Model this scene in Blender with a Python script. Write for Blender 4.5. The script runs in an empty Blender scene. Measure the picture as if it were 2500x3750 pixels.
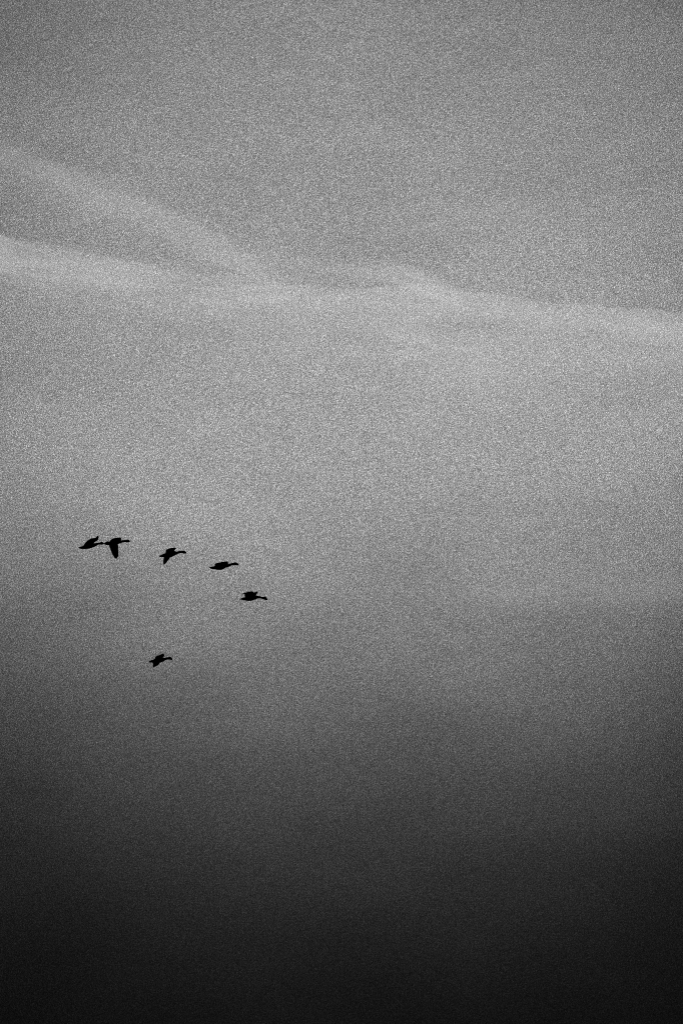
import bpy, bmesh, math, random
from mathutils import Vector, Matrix, noise

scene = bpy.context.scene
col = scene.collection
random.seed(7)

# ------------------------------------------------------------------ camera
PITCH = math.radians(16.0)
LENS = 200.0                       # telephoto, portrait 24 x 36 frame
CAM = Vector((0.0, 0.0, 1.7))
cam_data = bpy.data.cameras.new("camera")
cam = bpy.data.objects.new("camera", cam_data)
col.objects.link(cam)
cam.location = CAM
cam.rotation_euler = (math.pi / 2 + PITCH, 0, 0)
cam_data.sensor_fit = 'VERTICAL'
cam_data.sensor_height = 36.0
cam_data.sensor_width = 24.0
cam_data.lens = LENS
cam_data.clip_start = 0.5
cam_data.clip_end = 60000.0
scene.camera = cam

RIGHT = Vector((1, 0, 0))
FWD = Vector((0, math.cos(PITCH), math.sin(PITCH)))
UP = Vector((0, -math.sin(PITCH), math.cos(PITCH)))
MM = 24.0 / 2500.0                 # millimetres of film per photograph pixel


def ray(u, v):
    """unit direction of a photograph pixel (2500 x 3750)"""
    d = FWD * LENS + RIGHT * ((u - 1250) * MM) - UP * ((v - 1875) * MM)
    return d.normalized()


# ------------------------------------------------------------------ exposure
vs = scene.view_settings
scene.display_settings.display_device = 'sRGB'
vs.view_transform = 'Standard'
vs.look = 'None'
vs.gamma = 1.0
vs.use_curve_mapping = False
vs.exposure = 0.0
scene.cycles.use_denoising = False
scene.cycles.volume_bounces = 0
scene.cycles.max_bounces = 4
scene.cycles.filter_width = 1.0

# ------------------------------------------------------------------ sun behind thin cloud
SUN_DIR = ray(1350, 1290)
sun_el = math.asin(SUN_DIR.z)
sun_az = math.atan2(SUN_DIR.x, SUN_DIR.y)
sd = bpy.data.lights.new("sun", 'SUN')
sd.energy = 2.5
sd.angle = math.radians(0.5)
sd.color = (1.0, 1.0, 1.0)          # monochrome photograph: neutral light
sun = bpy.data.objects.new("sun", sd)
col.objects.link(sun)
sun.rotation_euler = (-SUN_DIR).to_track_quat('-Z', 'Y').to_euler()

# ------------------------------------------------------------------ world: grey dusk sky
SKY_STRENGTH = 0.1
SKY_SCALE = 0.0715
GLOW_RADIUS = 0.092                # radians round the veiled sun
GLOW_FLOOR = 0.30
GRAIN = 4.3
world = bpy.data.worlds.new("World")
scene.world = world
world.use_nodes = True
nt = world.node_tree
nt.nodes.clear()


def N(kind, **kw):
    n = nt.nodes.new(kind)
    for k, v in kw.items():
        setattr(n, k, v)
    return n


def M(op, a, b=None):
    n = N('ShaderNodeMath', operation=op)
    for i, x in enumerate((a, b)):
        if x is None:
            continue
        if isinstance(x, (int, float)):
            n.inputs[i].default_value = x
        else:
            nt.links.new(x, n.inputs[i])
    return n.outputs[0]


out = N('ShaderNodeOutputWorld')
bg = N('ShaderNodeBackground')
bg.inputs['Strength'].default_value = SKY_STRENGTH
nt.links.new(bg.outputs[0], out.inputs['Surface'])
sky = N('ShaderNodeTexSky', sky_type='NISHITA')
sky.sun_disc = False
sky.sun_elevation = sun_el
sky.sun_rotation = sun_az
sky.air_density = 1.0
sky.dust_density = 2.0
bw = N('ShaderNodeRGBToBW')
nt.links.new(sky.outputs[0], bw.inputs[0])
tc = N('ShaderNodeTexCoord')
dirv = tc.outputs['Generated']
# brightness falls off gently round the sun hidden behind the overcast
dist = N('ShaderNodeVectorMath', operation='DISTANCE')
nt.links.new(dirv, dist.inputs[0])
dist.inputs[1].default_value = SUN_DIR
q = M('POWER', M('DIVIDE', dist.outputs['Value'], GLOW_RADIUS), 4.0)
glow = M('ADD', M('MULTIPLY', M('EXPONENT', M('MULTIPLY', q, -1.0)), 1.0 - GLOW_FLOOR), GLOW_FLOOR)


def noise_tex(scale, detail, stretch=(1, 1, 1), turn=(0, 0, 0)):
    mp = N('ShaderNodeMapping')
    mp.inputs['Rotation'].default_value = turn
    mp.inputs['Scale'].default_value = stretch
    nt.links.new(dirv, mp.inputs['Vector'])
    t = N('ShaderNodeTexNoise')
    t.inputs['Scale'].default_value = scale
    t.inputs['Detail'].default_value = detail
    t.inputs['Roughness'].default_value = 0.6
    nt.links.new(mp.outputs[0], t.inputs['Vector'])
    return t.outputs[0]


broad = M('ADD', M('MULTIPLY', M('SUBTRACT', noise_tex(16.0, 3.0, (1.0, 1.0, 1.6)), 0.5), 0.35), 1.0)
patches = M('ADD', M('MULTIPLY', M('SUBTRACT', noise_tex(34.0, 5.0, (1.0, 1.0, 2.8)), 0.5), 0.38), 1.0)
broad = M('MULTIPLY', broad, patches)
grain_n = M('SUBTRACT', noise_tex(6800.0, 1.0, (1.0, 1.0, 0.75), (0.61, 0.43, 0.87)), 0.5)
grain = M('EXPONENT', M('MULTIPLY', grain_n, GRAIN))
val = M('MULTIPLY', bw.outputs[0], SKY_SCALE)
val = M('MULTIPLY', val, glow)
val = M('MULTIPLY', val, broad)
val = M('MULTIPLY', val, grain)
nt.links.new(val, bg.inputs['Color'])


# ------------------------------------------------------------------ clouds
def link(name, me, mat, at=(0, 0, 0), **props):
    o = bpy.data.objects.new(name, me)
    o.location = at
    me.materials.append(mat)
    col.objects.link(o)
    for k, v in props.items():
        o[k] = v
    return o


def sheet_mesh(name, rows, origin):
    """closed lens-shaped body: rows of (x, y, z, half thickness) -> front and back skin sharing a rim"""
    nr, nc = len(rows), len(rows[0])
    verts, faces, front, back = [], [], {}, {}
    for i, r in enumerate(rows):
        for j, (x, y, z, h) in enumerate(r):
            rim = i in (0, nr - 1) or j in (0, nc - 1)
            h = 0.0 if rim else max(h, 0.25)
            front[i, j] = len(verts)
            verts.append((x - origin.x, y - h - origin.y, z - origin.z))
            if rim:
                back[i, j] = front[i, j]
            else:
                back[i, j] = len(verts)
                verts.append((x - origin.x, y + h - origin.y, z - origin.z))
    a, b, c = (Vector(rows[i][j][:3]) for i, j in ((0, 0), (0, 1), (1, 1)))
    toward_camera = (b - a).cross(c - b).y < 0          # skins must face outwards
    for i in range(nr - 1):
        for j in range(nc - 1):
            k = [(i, j), (i, j + 1), (i + 1, j + 1), (i + 1, j)]
            if not toward_camera:
                k.reverse()
            faces.append([front[a] for a in k])
            faces.append([back[a] for a in reversed(k)])
    me = bpy.data.meshes.new(name)
    me.from_pydata(verts, [], faces)
    return me


def smooth(a, b, x):
    t = max(0.0, min(1.0, (x - a) / (b - a)))
    return t * t * (3 - 2 * t)


def interp(pts, x):
    if x <= pts[0][0]:
        return pts[0][1]
    for k in range(len(pts) - 1):
        (x0, y0), (x1, y1) = pts[k], pts[k + 1]
        if x <= x1:
            # Catmull-Rom on a value
            ym = pts[k - 1][1] if k > 0 else y0
            yp = pts[k + 2][1] if k + 2 < len(pts) else y1
            t = (x - x0) / (x1 - x0)
            return 0.5 * ((2 * y0) + (-ym + y1) * t + (2 * ym - 5 * y0 + 4 * y1 - yp) * t * t
                          + (-ym + 3 * y0 - 3 * y1 + yp) * t ** 3)
    return pts[-1][1]


def volume_mat(name, scatter, absorb, g=0.6):
    m = bpy.data.materials.new(name)
    m.use_nodes = True
    t = m.node_tree
    t.nodes.clear()
    o = t.nodes.new('ShaderNodeOutputMaterial')
    if scatter:
        s = t.nodes.new('ShaderNodeVolumeScatter')
        s.inputs['Color'].default_value = (1, 1, 1, 1)
        s.inputs['Density'].default_value = scatter
        s.inputs['Anisotropy'].default_value = g
        t.links.new(s.outputs[0], o.inputs['Volume'])
    else:
        a = t.nodes.new('ShaderNodeVolumeAbsorption')
        a.inputs['Color'].default_value = (0, 0, 0, 1)
        a.inputs['Density'].default_value = absorb
        t.links.new(a.outputs[0], o.inputs['Volume'])
    return m


# --- thin bright streaks of high cloud, 9 km out: a soft ridge of vapour along a wandering line
STREAK_Y = 9000.0
STREAK_DENSITY = 0.001
streak_mat = volume_mat("thin_cloud_vapour", STREAK_DENSITY, 0, 0.6)


def on_plane(u, v, y):
    d = ray(u, v)
    return CAM + d * ((y - CAM.y) / d.y)


def streak(label, line, up_w, down_w, amp, seed, y=STREAK_Y):
    """line: (u, v) path; up_w / down_w: (u, width) softness above / below; amp: (u, optical depth)"""
    u0, u1 = line[0][0], line[-1][0]
    nu, nv = 260, 64
    rows = []
    for i in range(nu + 1):
        u = u0 + (u1 - u0) * i / nu
        v = interp(line, u)
        uw, dw, a = interp(up_w, u), interp(down_w, u), max(0, interp(amp, u))
        v += 9 * noise.noise(Vector((u / 170.0, seed, 3.3)))
        row = []
        for j in range(nv + 1):
            t = -1.0 + 2.0 * j / nv
            t = math.copysign(abs(t) ** 1.6, t)
            w = (uw if t < 0 else dw) * 2.4
            d = t * w
            if t < 0:
                f = math.exp(-(d / uw) ** 2)
            else:                                        # bright core with a long soft skirt below it
                f = 0.34 * math.exp(-(d / min(dw, 55.0)) ** 2) + 0.66 * math.exp(-(d / dw) ** 2)
            f *= 1 - smooth(0.75, 1.0, abs(t))
            fib = (noise.noise(Vector((u / 420.0, (d + 0.12 * u) / 38.0, seed))) * 0.6
                   + noise.noise(Vector((u / 150.0, (d - 0.05 * u) / 20.0, seed + 7))) * 0.5
                   + noise.noise(Vector((u / 300.0, d / 160.0, seed + 3))) * 0.35)
            p = on_plane(u, v + d, y)
            row.append((p.x, p.y, p.z, 0.5 * a * f * max(0.1, 1 + fib) / STREAK_DENSITY))
        rows.append(row)
    mid = on_plane(0.5 * (u0 + u1), interp(line, 0.5 * (u0 + u1)), y)
    return link("cloud_streak", sheet_mesh("cloud_streak", rows, mid), streak_mat, mid, label=label,
                category="cloud", group="thin bright streaks of cloud across the sky")


streak("long bright cloud streak running the whole width of the sky above the geese",
       [(-900, 790), (-300, 880), (0, 924), (239, 962), (478, 1008), (797, 1048), (1116, 1078), (1355, 1086),
        (1547, 1082), (1754, 1108), (1993, 1134), (2232, 1154), (2500, 1182), (2800, 1215), (3400, 1280)],
       [(-900, 42), (0, 42), (500, 42), (900, 36), (1300, 22), (1700, 24), (2200, 20), (2600, 22), (3400, 35)],
       [(-900, 80), (0, 110), (500, 170), (1000, 240), (1500, 300), (2000, 300), (2500, 300), (3400, 200)],
       [(-900, 0), (-300, .10), (0, .125), (239, .09), (478, .068), (797, .060), (1116, .056), (1355, .054),
        (1547, .085), (1754, .078), (1993, .068), (2232, .062), (2500, .078), (2800, .06), (3400, 0)], 1.3)
streak("slanting pale cloud streak coming down from the left edge to join the long one",
       [(-600, 330), (-250, 450), (0, 552), (239, 655), (478, 757), (718, 874), (877, 948), (973, 1012), (1116, 1085),
        (1300, 1150)],
       [(-600, 38), (0, 38), (500, 48), (900, 52), (1300, 60)],
       [(-600, 65), (0, 75), (500, 80), (900, 80), (1300, 100)],
       [(-600, 0), (-250, .02), (0, .034), (239, .042), (478, .05), (718, .052), (877, .050), (973, .034), (1116, .016),
        (1300, 0)], 5.1, 9300.0)
streak("short thin cloud streak just above the long one, bending down into it near mid sky",
       [(900, 962), (1050, 975), (1196, 986), (1355, 1002), (1470, 1016), (1550, 1040), (1640, 1076), (1740, 1105)],
       [(900, 38), (1300, 34), (1500, 36), (1740, 34)],
       [(900, 30), (1196, 22), (1400, 22), (1550, 34), (1740, 46)],
       [(900, 0), (1050, .02), (1196, .034), (1355, .045), (1470, .068), (1550, .066), (1640, .04), (1740, 0)],
       8.8, 9600.0)
streak("very faint level wisp of cloud above the right half of the long streak",
       [(1250, 800), (1562, 792), (1913, 775), (2250, 770)],
       [(1250, 45), (2250, 45)], [(1250, 60), (2250, 60)],
       [(1250, 0), (1562, .011), (1913, .011), (2250, 0)], 18.4, 10200.0)
streak("soft wide wisp of cloud hanging below the long streak right of centre",
       [(1250, 1200), (1450, 1250), (1650, 1310), (1850, 1360), (2100, 1385)],
       [(1250, 80), (1650, 90), (2100, 80)],
       [(1250, 100), (1650, 110), (2100, 100)],
       [(1250, 0), (1450, .014), (1650, .018), (1850, .014), (2100, 0)], 12.2, 9900.0)
streak("faint level band of cloud at the right edge, about as low as the leading goose",
       [(1400, 2215), (1700, 2195), (2000, 2180), (2300, 2172), (2600, 2170), (3000, 2170), (3400, 2180)],
       [(1400, 60), (2400, 70), (3400, 60)],
       [(1400, 45), (2400, 55), (3400, 50)],
       [(1400, 0), (1750, .018), (2300, .028), (2700, .028), (3400, 0)], 15.7, 8600.0)

# --- dark cloud bank filling the low sky, 5 km out; it thickens towards its foot
BANK_Y = 5000.0
BANK_DENSITY = 0.02
bank_mat = volume_mat("dark_cloud_vapour", 0, BANK_DENSITY)
TAU = [(1700, 0.0), (1900, 0.08), (2100, 0.21), (2300, 0.42), (2500, 0.69), (2700, 1.02), (2900, 1.35), (3100, 1.68),
       (3300, 2.04), (3500, 2.40), (3750, 2.85), (4200, 3.6), (5200, 4.2), (8000, 4.2)]


def bank():
    rows = []
    us = [-9000 + 20500 * i / 164 for i in range(165)]
    vs_ = [1300 + 40 * j for j in range(80)] + [4500 + 300 * j for j in range(15)]
    top = 0.0
    for v in vs_:
        row = []
        for u in us:
            lift = 150 * noise.noise(Vector((u / 900.0, 0.3, 4.2))) + 80 * noise.noise(Vector((u / 420.0, v / 260.0, 9.1)))
            tau = max(0.0, interp(TAU, v + lift + 130 * smooth(1400, 2600, u) + 110 * (1 - smooth(-200, 1100, u))))
            p = on_plane(u, v, BANK_Y)
            row.append((p.x, p.y, p.z, 0.5 * tau / BANK_DENSITY))
        rows.append(row)
    origin = on_plane(1250, 8700, BANK_Y)
    return link("cloud_bank", sheet_mesh("cloud_bank", rows, origin), bank_mat, origin, kind="stuff",
                label="dark hazy cloud bank filling the low sky beneath the geese")


bank()


# ------------------------------------------------------------------ geese
def plumage():
    m = bpy.data.materials.new("dark_plumage")
    m.use_nodes = True
    t = m.node_tree
    b = t.nodes['Principled BSDF']
    b.inputs['Roughness'].default_value = 0.85
    b.inputs['Specular IOR Level'].default_value = 0.15
    c = t.nodes.new('ShaderNodeTexCoord')
    n = t.nodes.new('ShaderNodeTexNoise')
    n.inputs['Scale'].default_value = 22.0
    n.inputs['Detail'].default_value = 4.0
    r = t.nodes.new('ShaderNodeValToRGB')
    r.color_ramp.elements[0].position = 0.3
    r.color_ramp.elements[0].color = (0.008, 0.008, 0.008, 1)
    r.color_ramp.elements[1].position = 0.75
    r.color_ramp.elements[1].color = (0.022, 0.021, 0.020, 1)
    t.links.new(c.outputs['Object'], n.inputs['Vector'])
    t.links.new(n.outputs[0], r.inputs[0])
    t.links.new(r.outputs[0], b.inputs['Base Color'])
    return m


PLUMAGE = plumage()


def crom(a, b, c, d, t):
    return 0.5 * ((2 * b) + (c - a) * t + (2 * a - 5 * b + 4 * c - d) * t * t + (3 * b - a - 3 * c + d) * t ** 3)


def dense(seq, per):
    """Catmull-Rom resampling of a list of Vectors"""
    outp = []
    for k in range(len(seq) - 1):
        a = seq[k - 1] if k else seq[0] * 2 - seq[1]
        d = seq[k + 2] if k + 2 < len(seq) else seq[-1] * 2 - seq[-2]
        for i in range(per):
            outp.append(crom(a, seq[k], seq[k + 1], d, i / per))
    outp.append(seq[-1].copy())
    return outp


def goose(label, dist, origin_px, zoom, centre, body, wings):
    """body: stations (x, top, bottom) tail to bill; wings: stations (lead x, y, trail x, y, depth m) root to tip.
    x, y are read in the enlargement of the bird (zoom = enlargement, origin_px = its corner)."""
    s = dist * MM / LENS / zoom                        # metres per enlargement pixel at that distance
    cx, cy = centre
    P = lambda x, y, dep=0.0: Vector(((x - cx) * s, dep, -(y - cy) * s))
    bm = bmesh.new()
    rings = []
    L = body[-1][0] - body[0][0]
    st = dense([Vector((x, a, b)) for x, a, b in body], 3)
    for x, a, b in st:
        f = (x - body[0][0]) / L
        h = max(0.5 * (b - a) * s, 0.004) + 0.004 * smooth(0.55, 0.7, f)
        wide = 1.9 - 0.9 * smooth(0.0, 0.22, f)         # the tail fans out sideways
        w = h * wide
        c = P(x, 0.5 * (a + b))
        ring = [bm.verts.new((c.x, math.sin(q) * w, c.z + math.cos(q) * h))
                for q in [2 * math.pi * i / 16 for i in range(16)]]
        rings.append(ring)
    for r0, r1 in zip(rings, rings[1:]):
        for i in range(16):
            bm.faces.new((r0[i], r0[(i + 1) % 16], r1[(i + 1) % 16], r1[i]))
    bm.faces.new(list(reversed(rings[0])))
    bm.faces.new(rings[-1])
    for w in wings:
        le = dense([P(a, b, e) for a, b, c_, d_, e in w], 5)
        te = dense([P(c_, d_, e) for a, b, c_, d_, e in w], 5)
        n = len(le)
        secs = []
        for k in range(n):
            i0, i1 = max(0, k - 1), min(n - 1, k + 1)
            span = ((le[i1] + te[i1]) - (le[i0] + te[i0])).normalized()
            a, b = le[k], te[k].copy()
            chord = b - a
            if k % 2 and k > 2:
                b -= chord * 0.045                      # feather notches along the trailing edge
            nrm = chord.cross(span)
            nrm = nrm.normalized() if nrm.length > 1e-9 else Vector((0, 0, 1))
            th = 0.030 - 0.019 * k / (n - 1)
            sec = []
            prof = [(0.0, 0), (.06, .6), (.25, 1), (.6, .75), (1.0, .42)]
            for f, g in prof:
                sec.append(bm.verts.new(a + (b - a) * f + nrm * th * 0.5 * g))
            for f, g in reversed(prof[1:]):
                sec.append(bm.verts.new(a + (b - a) * f - nrm * th * 0.5 * g))
            secs.append(sec)
        m = len(secs[0])
        for r0, r1 in zip(secs, secs[1:]):
            for i in range(m):
                bm.faces.new((r0[i], r0[(i + 1) % m], r1[(i + 1) % m], r1[i]))
        bm.faces.new(list(reversed(secs[0])))
        bm.faces.new(secs[-1])
    bmesh.ops.recalc_face_normals(bm, faces=bm.faces)
    raw = bpy.data.meshes.new("goose_raw")
    bm.to_mesh(raw)
    bm.free()
    # weld body, neck, tail and wings into one continuous skin
    tmp = bpy.data.objects.new("goose_raw", raw)
    col.objects.link(tmp)
    md = tmp.modifiers.new("weld", 'REMESH')
    md.mode = 'VOXEL'
    md.voxel_size = 0.0055
    md.use_smooth_shade = True
    dg = bpy.context.evaluated_depsgraph_get()
    me = bpy.data.meshes.new_from_object(tmp.evaluated_get(dg))
    bpy.data.objects.remove(tmp)
    bpy.data.meshes.remove(raw)
    me.name = "goose"
    me.materials.clear()
    o = link("goose", me, PLUMAGE, label=label, category="goose", group="geese flying across the sky")
    u, v = origin_px[0] + cx / zoom, origin_px[1] + cy / zoom
    o.location = CAM + ray(u, v) * dist
    o.rotation_euler = (PITCH, 0, 0)
    return o


Z1 = 1568 / 240
goose("rearmost goose at the left end of the line, wings pushed up and forward", 190, (260, 1930), Z1, (480, 440),
      [(180, 492, 500), (205, 478, 516), (250, 463, 527), (300, 452, 529), (400, 425, 526), (480, 400, 507),
       (560, 388, 478), (620, 384, 447), (660, 377, 422), (700, 370, 418), (738, 351, 420), (765, 360, 417),
       (784, 382, 407), (795, 391, 400)],
      [[(545, 415, 265, 478, 0.02), (556, 378, 325, 405, .14), (585, 352, 385, 330, .28), (632, 322, 470, 275, .42),
        (648, 280, 570, 257, .54), (646, 222, 620, 207, .64)],
       [(540, 430, 300, 485, -0.02), (525, 395, 320, 430, -.22), (500, 350, 340, 400, -.42), (470, 310, 390, 345, -.6)]])
goose("second goose from the left, one wing hanging straight down", 188, (260, 1930), Z1, (1050, 375),
      [(796, 391, 399), (806, 378, 412), (835, 360, 429), (872, 342, 434), (910, 346, 437), (960, 338, 442),
       (1050, 328, 434), (1130, 325, 414), (1200, 318, 382), (1250, 315, 368), (1300, 312, 362), (1340, 310, 366),
       (1372, 304, 368), (1396, 316, 361), (1412, 334, 352), (1421, 341, 348)],
      [[(1190, 345, 912, 370, .02), (1206, 305, 938, 315, .2), (1202, 275, 985, 280, .38), (1180, 250, 1070, 257, .56)],
       [(1128, 400, 908, 420, -.02), (1140, 470, 925, 480, -.1), (1146, 555, 962, 575, -.18), (1154, 620, 992, 640, -.26),
        (1148, 695, 1032, 705, -.34), (1112, 752, 1065, 752, -.40)]])
Z2 = 9.8
goose("third goose in the line, near wing angled down and back below its tail", 182, (560, 1970), Z2, (650, 580),
      [(228, 656, 667), (246, 633, 681), (300, 608, 692), (380, 572, 692), (450, 545, 695), (550, 520, 702),
       (640, 500, 700), (720, 482, 667), (790, 468, 632), (850, 488, 600), (900, 482, 572), (945, 470, 553),
       (1000, 467, 543), (1060, 463, 548), (1105, 460, 562), (1150, 466, 563), (1180, 500, 560), (1205, 515, 556),
       (1213, 528, 540)],
      [[(765, 500, 448, 570, .02), (775, 452, 450, 490, .2), (800, 418, 472, 422, .38), (826, 384, 600, 370, .54),
        (808, 350, 755, 347, .62)],
       [(645, 680, 388, 660, -.02), (605, 740, 384, 745, -.16), (545, 832, 384, 835, -.32), (485, 908, 390, 905, -.46),
        (432, 948, 402, 950, -.52)]])
goose("slim goose fourth in the line, wings level and long neck stretched slightly upward", 174, (740, 2020), Z2, (680, 530),
      [(260, 573, 583), (285, 553, 599), (330, 543, 625), (400, 533, 632), (450, 515, 634), (500, 500, 650),
       (600, 480, 661), (680, 470, 660), (760, 460, 636), (850, 455, 581), (920, 455, 562), (980, 440, 540),
       (1040, 420, 508), (1100, 408, 491), (1160, 394, 488), (1203, 385, 485), (1250, 400, 490), (1292, 424, 491),
       (1310, 450, 488), (1318, 470, 484)],
      [[(925, 480, 455, 505, .02), (942, 440, 440, 466, .22), (936, 400, 458, 432, .42), (922, 370, 560, 405, .58),
        (912, 362, 775, 362, .68)],
       [(850, 530, 480, 545, -.02), (840, 535, 480, 560, -.25), (820, 540, 520, 570, -.48), (740, 555, 600, 580, -.68)]])
goose("leading goose at the right end of the line, neck and head dipped downward", 178, (850, 2130), Z2, (640, 580),
      [(240, 655, 663), (275, 628, 650), (310, 600, 642), (350, 585, 657), (440, 570, 671), (480, 560, 682),
       (560, 550, 693), (640, 540, 696), (700, 535, 689), (780, 520, 661), (850, 500, 636), (920, 514, 606),
       (980, 522, 602), (1040, 537, 608), (1100, 545, 625), (1150, 543, 645), (1200, 540, 660), (1236, 570, 664),
       (1262, 622, 664), (1273, 645, 660)],
      [[(862, 520, 455, 570, .02), (872, 478, 450, 500, .2), (905, 420, 600, 440, .38), (922, 398, 780, 395, .52),
        (900, 372, 870, 365, .6)],
       [(800, 540, 452, 560, -.02), (795, 450, 448, 500, -.2), (785, 375, 452, 455, -.36), (740, 340, 425, 440, -.5),
        (600, 352, 372, 445, -.62), (400, 405, 356, 488, -.70)]])
Z5 = 11.2
goose("lone goose flying lower, beneath the line of the other geese", 208, (520, 2370), Z5, (680, 550),
      [(272, 604, 616), (300, 575, 626), (350, 548, 633), (400, 525, 637), (460, 514, 647), (550, 490, 662),
       (650, 462, 662), (750, 442, 640), (850, 436, 606), (900, 438, 580), (960, 434, 537), (1020, 420, 518),
       (1080, 409, 506), (1130, 402, 511), (1188, 402, 521), (1218, 432, 530), (1246, 470, 524), (1256, 485, 512)],
      [[(868, 460, 465, 525, .02), (872, 418, 515, 462, .2), (908, 378, 556, 388, .38), (916, 335, 700, 337, .52),
        (862, 282, 846, 276, .64)],
       [(755, 625, 452, 630, -.02), (695, 720, 462, 715, -.2), (600, 768, 464, 780, -.4), (520, 810, 472, 824, -.52)]])
